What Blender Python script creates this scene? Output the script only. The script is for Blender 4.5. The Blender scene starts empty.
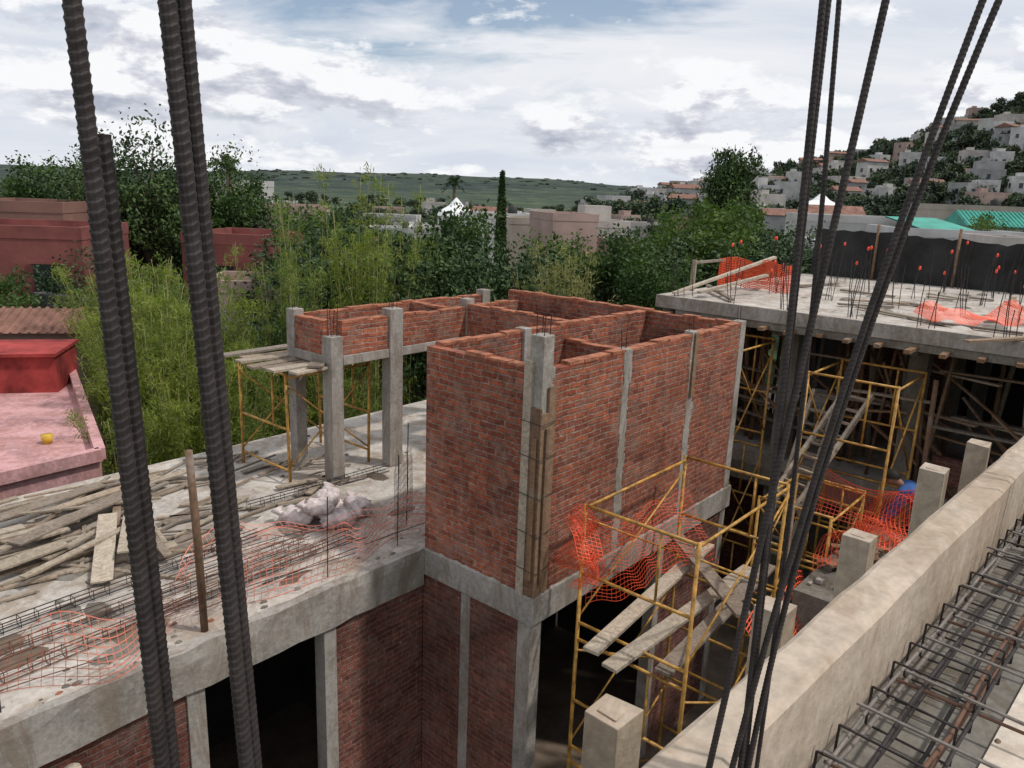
import bpy, math, random
import numpy as np
from mathutils import Matrix, Vector
random.seed(7); rng=np.random.default_rng(7)
scene=bpy.context.scene
col=scene.collection

# ---------------------------------------------------------------- camera
f=770.0; p=math.radians(14); sr=0.038; cr=math.sqrt(1-sr*sr)
UP=Vector((0,math.sin(p),math.cos(p))); F=Vector((0,math.cos(p),-math.sin(p))); XR=Vector((1,0,0))
R=cr*XR+sr*UP; U=-sr*XR+cr*UP
M=Matrix(((R.x,U.x,-F.x,0),(R.y,U.y,-F.y,0),(R.z,U.z,-F.z,4.3),(0,0,0,1)))
cd=bpy.data.cameras.new("camera"); cd.sensor_width=36; cd.lens=f/1024*36; cd.clip_end=9000; cd.clip_start=.05
cam=bpy.data.objects.new("camera",cd); col.objects.link(cam); cam.matrix_world=M; scene.camera=cam
scene.view_settings.view_transform='Standard'; scene.view_settings.look='None'; scene.view_settings.exposure=0

# ---------------------------------------------------------------- node helpers
def nm(name):
    m=bpy.data.materials.new(name); m.use_nodes=True
    nt=m.node_tree; b=nt.nodes['Principled BSDF']; b.inputs['Specular IOR Level'].default_value=.25
    return m,nt,b
def N(nt,t,**k):
    n=nt.nodes.new(t)
    for a,v in k.items(): setattr(n,a,v)
    return n
def noise(nt,vec,scale,detail=5,rough=.6,dist=0):
    n=N(nt,'ShaderNodeTexNoise'); n.inputs['Scale'].default_value=scale; n.inputs['Detail'].default_value=detail
    n.inputs['Roughness'].default_value=rough; n.inputs['Distortion'].default_value=dist
    if vec is not None: nt.links.new(vec,n.inputs['Vector'])
    return n.outputs['Fac']
def ramp(nt,fac,stops):
    r=N(nt,'ShaderNodeValToRGB'); e=r.color_ramp.elements
    while len(e)<len(stops): e.new(.5)
    for i,(q,c) in enumerate(stops):
        e[i].position=q; e[i].color=(*c,1) if len(c)==3 else c
    nt.links.new(fac,r.inputs[0]); return r.outputs[0]
def mix(nt,fac,a,b,mode='MIX'):
    m=N(nt,'ShaderNodeMix',data_type='RGBA',blend_type=mode)
    for i,v in ((0,fac),(6,a),(7,b)):
        if isinstance(v,(int,float)): m.inputs[i].default_value=v
        elif isinstance(v,tuple): m.inputs[i].default_value=(*v,1)
        else: nt.links.new(v,m.inputs[i])
    return m.outputs[2]
def math_(nt,op,a,b=None,clamp=False):
    m=N(nt,'ShaderNodeMath',operation=op,use_clamp=clamp)
    for i,v in ((0,a),(1,b)):
        if v is None: continue
        if isinstance(v,(int,float)): m.inputs[i].default_value=v
        else: nt.links.new(v,m.inputs[i])
    return m.outputs[0]
def objv(nt): return N(nt,'ShaderNodeTexCoord').outputs['Object']
def bump(nt,b,h,s=.3,d=.02):
    n=N(nt,'ShaderNodeBump'); n.inputs['Strength'].default_value=s; n.inputs['Distance'].default_value=d
    nt.links.new(h,n.inputs['Height']); nt.links.new(n.outputs[0],b.inputs['Normal'])
def island(nt): return N(nt,'ShaderNodeNewGeometry').outputs['Random Per Island']

def m_concrete(name,c,dark=.55,scale=1.5,stn=.7):
    m,nt,b=nm(name); v=objv(nt)
    a=noise(nt,v,scale,5,.7); fine=noise(nt,v,scale*16,3,.75)
    c1=tuple(x*dark for x in c)
    k=ramp(nt,a,[(.34,c1),(.5,c),(.68,tuple(min(1,x*1.28) for x in c))])
    k=mix(nt,.35,k,ramp(nt,fine,[(.32,tuple(x*.4 for x in c)),(.68,tuple(min(1,x*1.1) for x in c))]))
    mp=N(nt,'ShaderNodeMapping'); mp.inputs['Scale'].default_value=(1,1,.3); nt.links.new(v,mp.inputs[0])
    st=noise(nt,mp.outputs[0],scale*1.7,5,.78,.8); stain=ramp(nt,st,[(.46,(0,0,0)),(.6,(1,1,1))])
    k=mix(nt,math_(nt,'MULTIPLY',stain,stn),k,(c[0]*.55,c[1]*.46,c[2]*.38))
    nt.links.new(k,b.inputs['Base Color']); b.inputs['Roughness'].default_value=.9
    bump(nt,b,math_(nt,'ADD',a,math_(nt,'MULTIPLY',fine,.4)),.5,.02)
    return m
def m_brick(name,c1,c2,mortar,bw=.24,bh=.066,off=0):
    m,nt,b=nm(name); v=objv(nt)
    s=N(nt,'ShaderNodeSeparateXYZ'); nt.links.new(v,s.inputs[0])
    wob=noise(nt,v,9,2,.6)
    u=math_(nt,'ADD',math_(nt,'ADD',s.outputs[0],s.outputs[1]),math_(nt,'MULTIPLY',wob,.07))
    wz=noise(nt,v,1.7,2,.6)
    z=math_(nt,'ADD',s.outputs[2],math_(nt,'MULTIPLY',math_(nt,'ADD',wz,wob),.034))
    cb=N(nt,'ShaderNodeCombineXYZ'); nt.links.new(u,cb.inputs[0]); nt.links.new(z,cb.inputs[1])
    t=N(nt,'ShaderNodeTexBrick'); nt.links.new(cb.outputs[0],t.inputs['Vector'])
    t.inputs['Scale'].default_value=1; t.inputs['Brick Width'].default_value=bw; t.inputs['Row Height'].default_value=bh
    t.inputs['Mortar Size'].default_value=.009; t.inputs['Mortar Smooth'].default_value=.45; t.inputs['Bias'].default_value=0
    t.inputs['Color1'].default_value=(*c1,1); t.inputs['Color2'].default_value=(*c2,1); t.inputs['Mortar'].default_value=(*mortar,1)
    big=noise(nt,v,1.1,4,.7); fine=noise(nt,v,13,4,.8)
    k=mix(nt,1.0,t.outputs['Color'],ramp(nt,fine,[(.32,(.5,.47,.46)),(.5,(.95,.93,.93)),(.7,(1.55,1.5,1.5))]),'MULTIPLY')
    k=mix(nt,1.0,k,ramp(nt,big,[(.32,(.55,.52,.53)),(.5,(.95,.92,.92)),(.68,(1.3,1.27,1.27))]),'MULTIPLY')
    smear=ramp(nt,noise(nt,v,3.1,5,.8,.4),[(.48,(0,0,0)),(.68,(1,1,1))])
    k=mix(nt,math_(nt,'MULTIPLY',smear,.55),k,mortar)
    nt.links.new(k,b.inputs['Base Color']); b.inputs['Roughness'].default_value=.92
    h=math_(nt,'SUBTRACT',math_(nt,'MULTIPLY',fine,1.0),t.outputs['Fac'])
    bump(nt,b,h,1.0,.02); return m
def m_wood(name,cols,scale=1.0):
    m,nt,b=nm(name); v=objv(nt)
    base=ramp(nt,island(nt),[(i/(len(cols)-1),c) for i,c in enumerate(cols)])
    g=noise(nt,v,9*scale,4,.7,2.5); k=mix(nt,1,base,ramp(nt,g,[(.3,(.5,.48,.45)),(.7,(1.15,1.12,1.1))]),'MULTIPLY')
    sp=noise(nt,v,2.5,3,.7); k=mix(nt,math_(nt,'MULTIPLY',ramp(nt,sp,[(.55,(0,0,0)),(.7,(1,1,1))]),.4),k,(.33,.31,.28))
    nt.links.new(k,b.inputs['Base Color']); b.inputs['Roughness'].default_value=.85; bump(nt,b,g,.3,.01); return m
def m_plain(name,c,rough=.8,var=.35,scale=3,spec=.25,metal=0):
    m,nt,b=nm(name); v=objv(nt); a=noise(nt,v,scale,4,.65)
    lo=tuple(x*(1-var) for x in c); hi=tuple(min(1,x*(1+var*.5)) for x in c)
    nt.links.new(ramp(nt,a,[(.3,lo),(.7,hi)]),b.inputs['Base Color'])
    b.inputs['Roughness'].default_value=rough; b.inputs['Specular IOR Level'].default_value=spec; b.inputs['Metallic'].default_value=metal
    return m
def m_leaf(name,cols,trans=.35):
    m,nt,b=nm(name); g=island(nt)
    v=objv(nt); n=noise(nt,v,.55,2,.6)
    k=ramp(nt,g,[(i/(len(cols)-1),c) for i,c in enumerate(cols)])
    k=mix(nt,1,k,ramp(nt,n,[(.3,(.5,.55,.5)),(.7,(1.3,1.25,1.1))]),'MULTIPLY')
    oi=N(nt,'ShaderNodeObjectInfo').outputs['Random']
    k=mix(nt,1,k,ramp(nt,oi,[(0,(.75,.8,.85)),(.5,(1,1,1)),(1,(1.3,1.2,.85))]),'MULTIPLY')
    nt.links.new(k,b.inputs['Base Color']); b.inputs['Roughness'].default_value=.6
    if trans>0:
        tr=N(nt,'ShaderNodeBsdfTranslucent'); nt.links.new(mix(nt,1,k,(1.3,1.5,.6),'MULTIPLY'),tr.inputs[0])
        ms=N(nt,'ShaderNodeMixShader'); ms.inputs[0].default_value=trans
        nt.links.new(b.outputs[0],ms.inputs[1]); nt.links.new(tr.outputs[0],ms.inputs[2])
        nt.links.new(ms.outputs[0],nt.nodes['Material Output'].inputs[0])
    return m

CONC=m_concrete("concrete",(.34,.315,.285))
CONCL=m_concrete("concrete_slab_light",(.48,.44,.395),.55,1.1,.75)
CONCD=m_concrete("concrete_dirty",(.20,.185,.16),.5,1.3)
BEIGE=m_concrete("concrete_formed_beige",(.47,.39,.31),.68,1.0,.5)
DECK=m_concrete("deck_board_surface",(.60,.53,.45),.75,.9,.35)
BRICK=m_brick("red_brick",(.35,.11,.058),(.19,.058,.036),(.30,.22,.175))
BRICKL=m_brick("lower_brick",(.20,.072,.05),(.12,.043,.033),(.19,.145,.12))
BTOP=m_plain("fresh_brick",(.36,.14,.08),.9,.6,9)
WOODL=m_wood("lumber",[(.28,.235,.18),(.38,.32,.25),(.18,.15,.125),(.52,.45,.36),(.28,.20,.14),(.24,.215,.185)])
WOODF=m_wood("formwork_wood",[(.20,.12,.075),(.27,.17,.10),(.16,.10,.07),(.30,.2,.13)])
STEEL=m_plain("rebar_steel",(.040,.033,.032),.6,.45,30,.3,.2)
STEELG=m_plain("rebar_grey",(.20,.175,.155),.6,.4,20,.4,.2)
RUST=m_plain("rebar_rust",(.14,.075,.05),.8,.4,20)
YEL=m_plain("yellow_scaffold_paint",(.50,.27,.06),.5,.65,9,.4)
NET=m_plain("orange_net_plastic",(.85,.10,.035),.5,.2,5,.4)
NETF=m_plain("faded_net_plastic",(.75,.24,.17),.6,.2,5,.3)
CAP=m_plain("orange_cap",(.8,.08,.04),.5,.1)
BAG=m_plain("woven_bag",(.60,.52,.50),.8,.5,9)
DARK=m_plain("interior_shade_dark",(.03,.028,.026),.95,.4,2)  # near-black wall colour, room shade painted in behind the openings
DIRT=m_plain("dirt",(.16,.12,.09),.95,.5,1.6)
PINK=m_concrete("pink_roof",(.58,.33,.33),.55,.9,.6)
RED=m_plain("red_wall",(.34,.05,.045),.85,.6,1.6)
REDD=m_plain("dark_red_wall",(.22,.075,.065),.85,.5,.6)
GLASS=m_plain("dark_window",(.03,.035,.04),.2,.3,1,.5)
WHITE=m_plain("white_wall",(.62,.60,.57),.85,.25,.4)
TEAL=m_plain("teal_awning",(.06,.32,.25),.6,.3,1)
TILE=m_plain("terracotta",(.23,.12,.09),.85,.5,2)
BARK=m_plain("bark",(.10,.075,.055),.95,.4,6)
STONE=m_plain("grey_stone_wall",(.13,.125,.125),.95,.5,2.2)
BLUE=m_plain("blue_cloth",(.05,.12,.34),.8,.3,8)
SKIN=m_plain("skin",(.30,.16,.10),.6,.1)
HAIR=m_plain("hair",(.02,.015,.012),.7,.2)
JEAN=m_plain("dark_trousers",(.04,.045,.07),.85,.3,8)
YPLAS=m_plain("yellow_plastic",(.60,.38,.05),.5,.3)
TANK=m_plain("water_tank",(.03,.03,.03),.6,.2)
SHADE=m_plain("black_shade_net",(.032,.033,.032),.95,.5,1.6)

# ---------------------------------------------------------------- mesh builder
ANG=math.radians(49.5)
SITE=Matrix.Translation((.287,7.09,0))@Matrix.Rotation(ANG,4,'Z')
class MB:
    def __init__(s): s.v=[];s.f=[];s.m=[];s.mats=[];s.smooth=[]
    def mi(s,m):
        if m not in s.mats: s.mats.append(m)
        return s.mats.index(m)
    def add(s,vs,fs,m,sm=False):
        o=len(s.v); s.v+= [tuple(q) for q in vs]; i=s.mi(m)
        for q in fs: s.f.append([o+x for x in q]); s.m.append(i); s.smooth.append(sm)
    def box(s,x0,x1,y0,y1,z0,z1,m,jit=0):
        vs=[(x,y,z) for z in (z0,z1) for y in (y0,y1) for x in (x0,x1)]
        if jit: vs=[tuple(c+random.uniform(-jit,jit) for c in q) for q in vs]
        s.add(vs,[(0,2,3,1),(4,5,7,6),(0,1,5,4),(2,6,7,3),(0,4,6,2),(1,3,7,5)],m)
    def bar(s,a,b,w,h,m,up=(0,0,1)):
        a=Vector(a);b=Vector(b);d=(b-a).normalized();upv=Vector(up)
        if abs(d.dot(upv))>.97: upv=Vector((1,0,0))
        x=d.cross(upv).normalized();y=x.cross(d)
        vs=[]
        for q in (a,b):
            for i,j in ((-1,-1),(1,-1),(1,1),(-1,1)): vs.append(q+x*(i*w/2)+y*(j*h/2))
        s.add(vs,[(3,2,1,0),(4,5,6,7),(0,1,5,4),(1,2,6,5),(2,3,7,6),(3,0,4,7)],m)
    def tube(s,pts,r,m,n=6,cap=True):
        pts=[Vector(q) for q in pts]
        rs=r if isinstance(r,(list,tuple)) else [r]*len(pts)
        vs=[];x=None
        for i,q in enumerate(pts):
            d=(pts[min(i+1,len(pts)-1)]-pts[max(i-1,0)]).normalized()
            if x is None:
                x=d.cross(Vector((0,0,1)) if abs(d.z)<.9 else Vector((1,0,0))).normalized()
            else: x=(x-d*x.dot(d)).normalized()
            y=d.cross(x)
            for k in range(n):
                a=2*math.pi*k/n; vs.append(q+(x*math.cos(a)+y*math.sin(a))*rs[i])
        fs=[]
        for i in range(len(pts)-1):
            for k in range(n):
                a=i*n+k;b=i*n+(k+1)%n; fs.append((a,b,b+n,a+n))
        if cap: fs.append(tuple(range(n))[::-1]); fs.append(tuple(range((len(pts)-1)*n,len(pts)*n)))
        s.add(vs,fs,m,n>5)
    def ribbed(s,pts,r,m,pitch=.013,n=10,dr=.13):
        pts=[Vector(q) for q in pts]
        L=[0]
        for i in range(1,len(pts)): L.append(L[-1]+(pts[i]-pts[i-1]).length)
        cnt=int(L[-1]/(pitch/4))
        P=[];j=0
        for i in range(cnt+1):
            q=L[-1]*i/cnt
            while j<len(pts)-2 and q>L[j+1]: j+=1
            P.append(pts[j].lerp(pts[j+1],(q-L[j])/(L[j+1]-L[j])))
        d=(pts[-1]-pts[0]).normalized(); x=d.cross(Vector((0,1,0))).normalized(); y=d.cross(x)
        vs=[];fs=[]
        for i,q in enumerate(P):
            for k in range(n):
                a=2*math.pi*k/n; ph=(i/4.0+ (abs((k/n*2)%1-.5))*1.2)%1
                rr=r*(1+(dr if ph<.27 else (dr*.4 if ph<.52 else -dr*.3)))
                if k%(n//2)==0: rr=r*(1+dr*.8)
                vs.append(q+(x*math.cos(a)+y*math.sin(a))*rr)
        for i in range(len(P)-1):
            for k in range(n):
                a=i*n+k;b=i*n+(k+1)%n; fs.append((a,b,b+n,a+n))
        fs.append(tuple(range(n))[::-1]); fs.append(tuple(range((len(P)-1)*n,len(P)*n)))
        s.add(vs,fs,m,False)
    def net(s,fn,nu,nv,w,m):
        G=[[Vector(fn(i/nu,j/nv)) for j in range(nv+1)] for i in range(nu+1)]
        for i in range(nu+1):
            for j in range(nv+1):
                if i<nu:
                    a=G[i][j];b=G[i+1][j]
                    side=(G[i][min(j+1,nv)]-G[i][max(j-1,0)]).normalized()*w/2
                    s.add([a-side,b-side,b+side,a+side],[(0,1,2,3)],m)
                if j<nv:
                    a=G[i][j];b=G[i][j+1]
                    side=(G[min(i+1,nu)][j]-G[max(i-1,0)][j]).normalized()*w*.6/2
                    s.add([a-side,b-side,b+side,a+side],[(0,1,2,3)],m)
    def obj(s,name,mw=None,parent=None,bevel=0):
        me=bpy.data.meshes.new(name); me.from_pydata(s.v,[],s.f)
        for m in s.mats: me.materials.append(m)
        me.polygons.foreach_set('material_index',s.m); me.polygons.foreach_set('use_smooth',s.smooth); me.update()
        o=bpy.data.objects.new(name,me); col.objects.link(o)
        if mw is not None: o.matrix_world=mw
        if parent: o.parent=parent
        if bevel:
            b=o.modifiers.new("bevel",'BEVEL'); b.width=bevel; b.segments=2; b.limit_method='ANGLE'
        return o
def empty(name,mw=None):
    o=bpy.data.objects.new(name,None); col.objects.link(o)
    if mw is not None: o.matrix_world=mw
    return o
def child(mb,name,par,bevel=0):
    return mb.obj(name,None,par,bevel)

# ---------------------------------------------------------------- terrain
def sm(a,b,x):
    t=np.clip((x-a)/(b-a),0,1); return t*t*(3-2*t)
def hill(x,y):
    x=np.asarray(x,float);y=np.asarray(y,float)
    q=x*350/np.maximum(y,30)
    prof=np.interp(q,[20,50,80,124,168,222,320,600],[0,6,11,18,30,52,78,90])
    h=prof*sm(110,350,y)*(y>60)
    wob=3*np.sin(x*.021+y*.013)+2*np.sin(x*.05-y*.031)
    h=h+wob*sm(150,350,y)*.5
    far=sm(600,1300,y)
    ridge=16+12*np.exp(-((x+130)/280)**2)+1.6*np.sin(x*.013+.4)+1.0*np.sin(x*.031)
    h=np.maximum(h*(1-.6*sm(500,900,y)),(ridge+3.6)*far)
    return -3.6+h
def terrain():
    na=260; rad=[0]+list(np.geomspace(9,7000,170))
    v=[(0,0,-3.6)];fcs=[]
    for r in rad[1:]:
        for i in range(na):
            a=2*math.pi*i/na; x=r*math.sin(a);y=r*math.cos(a); v.append((x,y,float(hill(x,y))))
    for i in range(na): fcs.append((0,1+(i+1)%na,1+i))
    for j in range(len(rad)-2):
        for i in range(na):
            a=1+j*na+i;b=1+j*na+(i+1)%na; fcs.append((a,b,b+na,a+na))
    me=bpy.data.meshes.new("ground"); me.from_pydata(v,[],fcs)
    me.polygons.foreach_set('use_smooth',[True]*len(fcs))
    m,nt,b=nm("ground_green"); vv=objv(nt)
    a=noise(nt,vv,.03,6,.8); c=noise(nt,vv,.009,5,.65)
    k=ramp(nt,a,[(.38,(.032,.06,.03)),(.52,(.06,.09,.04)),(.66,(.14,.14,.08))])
    k_haze=ramp(nt,a,[(.38,(.022,.040,.038)),(.5,(.038,.060,.046)),(.62,(.075,.09,.065))])
    k_haze=mix(nt,1,k_haze,ramp(nt,c,[(.4,(.65,.7,.8)),(.6,(1.3,1.2,1.05))]),'MULTIPLY')
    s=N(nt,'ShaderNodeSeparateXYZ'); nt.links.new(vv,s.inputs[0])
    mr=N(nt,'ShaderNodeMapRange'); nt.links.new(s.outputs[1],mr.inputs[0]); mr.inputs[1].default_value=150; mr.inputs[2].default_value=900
    k=mix(nt,mr.outputs[0],k,k_haze)  # distance haze put into the colour: ground shifts blue-green farther off
    nt.links.new(k,b.inputs['Base Color']); b.inputs['Roughness'].default_value=1
    bump(nt,b,a,1,6)
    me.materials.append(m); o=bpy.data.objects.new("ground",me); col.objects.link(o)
terrain()

# ---------------------------------------------------------------- foliage
def leafy_mesh(name,pts,nrm_sz,mats,wood=None,aspect=.5,droop=0):
    n=len(pts); pts=np.asarray(pts)
    d=rng.normal(size=(n,3)); d[:,2]-=droop; d/=np.linalg.norm(d,axis=1)[:,None]
    e=rng.normal(size=(n,3)); e-=d*np.sum(d*e,axis=1)[:,None]; e/=np.linalg.norm(e,axis=1)[:,None]
    L=(nrm_sz*rng.uniform(.6,1.4,n))[:,None]; W=L*aspect
    V=np.stack([pts-d*L/2,pts+e*W/2,pts+d*L/2,pts-e*W/2],1).reshape(-1,3)
    me=bpy.data.meshes.new(name)
    wv=np.array(wood.v) if wood else np.zeros((0,3)); 
    wf=wood.f if wood else []
    nw=len(wv)
    allv=np.vstack([wv,V]) if nw else V
    me.vertices.add(len(allv)); me.vertices.foreach_set('co',allv.ravel())
    li=[i for q in wf for i in q]; ls=[];c=0
    for q in wf: ls.append(c); c+=len(q)
    lidx=np.concatenate([np.array(li,int),np.arange(4*n)+nw]); lst=np.concatenate([np.array(ls,int),np.arange(n)*4+c])
    me.loops.add(len(lidx)); me.loops.foreach_set('vertex_index',lidx)
    me.polygons.add(len(lst)); me.polygons.foreach_set('loop_start',lst)
    mi=np.concatenate([np.zeros(len(wf),int),np.ones(n,int)]); me.polygons.foreach_set('material_index',mi)
    me.materials.append(wood.mats[0] if wood else BARK); me.materials.append(mats); me.update(calc_edges=True); me.validate(); return me
LG=m_leaf("leaf_green",[(.045,.085,.028),(.07,.125,.035),(.055,.10,.03),(.10,.155,.045)],.25)
LD=m_leaf("leaf_dark",[(.03,.06,.024),(.045,.082,.03),(.065,.105,.038)],0)
LB=m_leaf("bamboo_leaf",[(.11,.16,.04),(.18,.23,.06),(.14,.19,.05),(.27,.29,.11)],.4)
LBY=m_leaf("bamboo_leaf_dry",[(.20,.20,.08),(.30,.27,.13),(.17,.19,.07)],.3)
LF=m_leaf("leaf_far_hazed",[(.04,.066,.045),(.058,.085,.054),(.075,.105,.06)],0)  # muted greens, aerial haze painted into the far leaves
CULM=m_plain("bamboo_culm",(.27,.26,.11),.5,.3,4)
def tree_mesh(name,H,Rr,nleaf,leaf,mat,lobes=14,base=.35):
    w=MB(); top=H*.55
    w.tube([(0,0,0),(.1,0,top*.5),(0,.1,top)],[H*.035,H*.028,H*.02],BARK,7)
    P=[]
    cz=H*(base+1)/2; hz=H*(1-base)/2
    C=[]
    for i in range(lobes):
        while True:
            q=rng.uniform(-1,1,3)
            if .25<np.linalg.norm(q)<1: break
        rr=rng.uniform(.26,.46)
        c=np.array([q[0]*Rr*.78,q[1]*Rr*.78,cz+q[2]*hz*.8]); C.append((c,rr*Rr,rr*hz*1.1))
        w.tube([(0,0,top*rng.uniform(.5,1)),tuple((c+np.array([0,0,top]))/2*[.6,.6,1]),tuple(c)],[H*.014,H*.009,H*.003],BARK,5)
    per=nleaf//lobes
    for c,a,b in C:
        k=14; cc=rng.normal(size=(k,3)); cc/=np.linalg.norm(cc,axis=1)[:,None]; cc*=rng.uniform(.6,1.15,(k,1))
        cc=cc*[a,a,b]+c
        for q in cc:
            m=per//k; g=rng.normal(size=(m,3))*[a*.22,a*.22,b*.18]; P.append(q+g)
    return leafy_mesh(name,np.vstack(P),leaf,mat,w)
def place(me,name,x,y,z,s=1,sz=None,parent=None,rot=None):
    o=bpy.data.objects.new(name,me); col.objects.link(o); o.location=(x,y,z)
    o.rotation_euler=(0,0,random.uniform(0,6.28) if rot is None else rot); o.scale=(s,s,sz or s)
    if parent: o.parent=parent
    return o
T_A=tree_mesh("tree_crown_a",7.5,2.6,12000,.17,LG,16)
T_B=tree_mesh("tree_crown_b",7.5,2.6,12000,.15,LD,18,.3)
T_C=tree_mesh("tree_crown_c",7.5,3.0,8000,.26,LD,20,.25)
T_D=tree_mesh("tree_crown_d",7.5,2.6,5000,.15,LD,13,.4)
TF=[tree_mesh("far_tree_a",6,2.6,900,.65,LF,9,.15),tree_mesh("far_tree_b",6,3.0,900,.65,LF,10,.1),tree_mesh("far_tree_c",7,2.2,800,.6,LF,8,.15)]
def bamboo_mesh(name,H,spread,nc,nl,mat,leaf=.16,clump=.13,lo=.22):
    w=MB();P=[]
    for i in range(nc):
        a=rng.uniform(0,6.28);r0=rng.uniform(0,spread*.45);x0=r0*math.cos(a);y0=r0*math.sin(a)
        lean=rng.uniform(.1,.75)*spread; h=H*rng.uniform(.68,1.0); a2=a+rng.uniform(-.6,.6)
        pts=[]
        for k in range(9):
            q=k/8; pts.append((x0+lean*math.cos(a2)*q**2.2,y0+lean*math.sin(a2)*q**2.2,h*(q-.06*q**3)))
        w.tube(pts,[.022*(1-.8*k/8) for k in range(9)],CULM,4)
        pa=np.array(pts)
        n=nl//nc
        for c in range(30):
            q=rng.uniform(lo,1); i0=min(int(q*8),7); fr=q*8-i0; c0=pa[i0]*(1-fr)+pa[i0+1]*fr
            c0=c0+rng.normal(size=3)*[.2,.2,.10]*(1.25-.9*q)
            P.append(c0+rng.normal(size=(n//30,3))*[clump,clump,clump*.9]*(1.2-.6*q))
    return leafy_mesh(name,np.vstack(P),leaf,mat,w,.16,.6)
BM1=bamboo_mesh("bamboo_a",6.4,1.3,26,12500,LB,.14)
BM2=bamboo_mesh("bamboo_b",9.0,1.1,12,5500,LB,.14,.10,.3)
BM3=bamboo_mesh("bamboo_c",6.8,.9,16,4500,LBY,.14,.10)
g0=-3.6
for x,y,s in [(-7.6,15.4,1.0),(-6.9,14.6,.95),(-6.3,15.5,.93),(-7.2,16.6,1.03),(-8.4,17.6,1.05),(-9.5,19.0,1.02),(-10.8,20.4,.96),(-6.1,13.8,.8),(-8.2,18.6,1.05),(-5.6,14.8,.76),(-7.0,13.3,.66)]:
    place(BM1,"bamboo_plant",x,y,g0,s)
for x,y,s in [(-5.5,18,.90),(-4.7,17.3,.90),(-4.0,18.4,1.0),(-3.3,17.6,.97),(-2.8,18.6,.95),(-6.2,17.5,.78)]:
    place(BM2,"bamboo_plant",x,y,g0,s)
for x,y,s in [(-5.0,16.6,.74),(-4.0,16.8,.74)]: place(BM1,"bamboo_plant",x,y,g0,s)
for x,y,s in [(1.0,19.5,1.08),(1.8,20.2,1.0),(.5,20.6,.95),(1.4,19.9,1.1)]: place(BM3,"bamboo_plant",x,y,g0,s)
for me,x,y,top,rf in [(T_A,-27,44,5.0,1.3),(T_D,-24.5,47,5.4,1.2),(T_B,-16.9,34,5.6,1.1),(T_D,-16.0,34,6.1,1.2),(T_B,-14.9,36,5.2,1.0),(T_D,-13.4,36,5.2,1.0),(T_A,-12.8,36,4.6,1.0),
    (T_B,-18.6,37,4.8,1.1),(T_D,-19.5,37,5.6,1.2),(T_B,-9.2,36,4.2,1.1),(T_B,-6.8,26,3.2,1.0),(T_B,-6.6,20.2,1.4,.8),(T_B,-4.9,20.5,2.4,.8),(T_A,-7.2,29,3.4,.9),
    (T_B,-2.9,20.5,4.0,.9),(T_B,-1.4,21,4.0,.95),(T_B,-.4,22.5,3.4,.9),(T_B,-3.8,22,3.9,.9),(T_A,-2.0,23,3.7,.9),(T_B,-7.6,19.8,.8,.8),(T_B,-2.2,20,3.2,.9),
    (T_A,3.6,28,3.0,1),(T_B,5.4,29,3.7,1.1),(T_A,7.4,30,4.0,1.15),(T_B,9.2,29,3.8,1.1),(T_A,2.2,31,2.6,1),(T_B,11.3,31,3.5,1.1),(T_A,4.4,25,2.5,.9),
    (T_C,24.4,90,9.8,1.3),(T_C,23.4,91,8.4,1.2),(T_B,12.8,34,2.6,1),(T_A,9.5,38,4.2,1.2),(T_B,14,42,3.9,1.1),(T_D,-13.6,24,1.7,.8),(T_A,-15.4,22.5,1.4,.8),(T_A,26,43,3.9,1.0),(T_B,31,50,4.6,1.2)]:
    h=top-g0; place(me,"broadleaf_tree",x,y,g0,rf,h/7.5)
dm=empty("distant_trees")
cnt=0
while cnt<600:
    y=55*math.exp(random.uniform(0,2.0)); x=random.uniform(-.7,.75)*y
    if y<150 and 0<x/y<.3 and random.random()<.3: continue
    z=float(hill(x,y)); s=random.uniform(.6,1.05)
    place(random.choice(TF),"tree",x,y,z-.8,s,s*random.uniform(.75,1.0),dm); cnt+=1
for i in range(1000):
    y=random.uniform(150,370); x=random.uniform(.08,.75)*y; s=random.uniform(.7,1.4)
    place(random.choice(TF),"tree",x,y,float(hill(x,y))-1.0,s,s*random.uniform(.75,1.05),dm)
for i in range(260):
    y=random.uniform(900,1350); x=random.uniform(-.4,.3)*y
    place(random.choice(TF),"tree",x,y,float(hill(x,y))-3,random.uniform(1.2,3.2),random.uniform(.5,.8),dm)

def cypress(x,y,H,r):
    P=[]
    for k in range(8000):
        q=rng.uniform(0,1)**.8; rr=r*(math.sin(min(1,(1-q)*1.5+.08)*math.pi/2))*rng.uniform(.6,1.05); a=rng.uniform(0,6.28)
        P.append((rr*math.cos(a),rr*math.sin(a),.6+q*(H-.6)))
    w=MB(); w.tube([(0,0,0),(0,0,H*.9)],[.15,.03],BARK,6)
    place(leafy_mesh("cypress",P,.28,LD,w,.4,-.8),"cypress_tree",x,y,g0)
cypress(-1.0,46,9.0,.32)
def palm(x,y,H):
    w=MB(); w.tube([(0,0,0),(.1,0,H*.5),(.15,.1,H)],[.22,.17,.14],BARK,7)
    P=[]
    for i in range(26):
        a=rng.uniform(0,6.28); e=rng.uniform(-.3,1.2); L=rng.uniform(.9,1.3)
        for k in range(45):
            q=k/45*L; zz=H+q*math.sin(e)-.28*q*q*1.2
            P.append(np.array([.15+q*math.cos(e)*math.cos(a),.1+q*math.cos(e)*math.sin(a),zz])+rng.normal(size=3)*.05)
    place(leafy_mesh("palm",P,.26,LD,w,.22,.7),"palm_tree",x,y,g0)
palm(-6,72,8.4); palm(-15,41,8.6)

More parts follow.
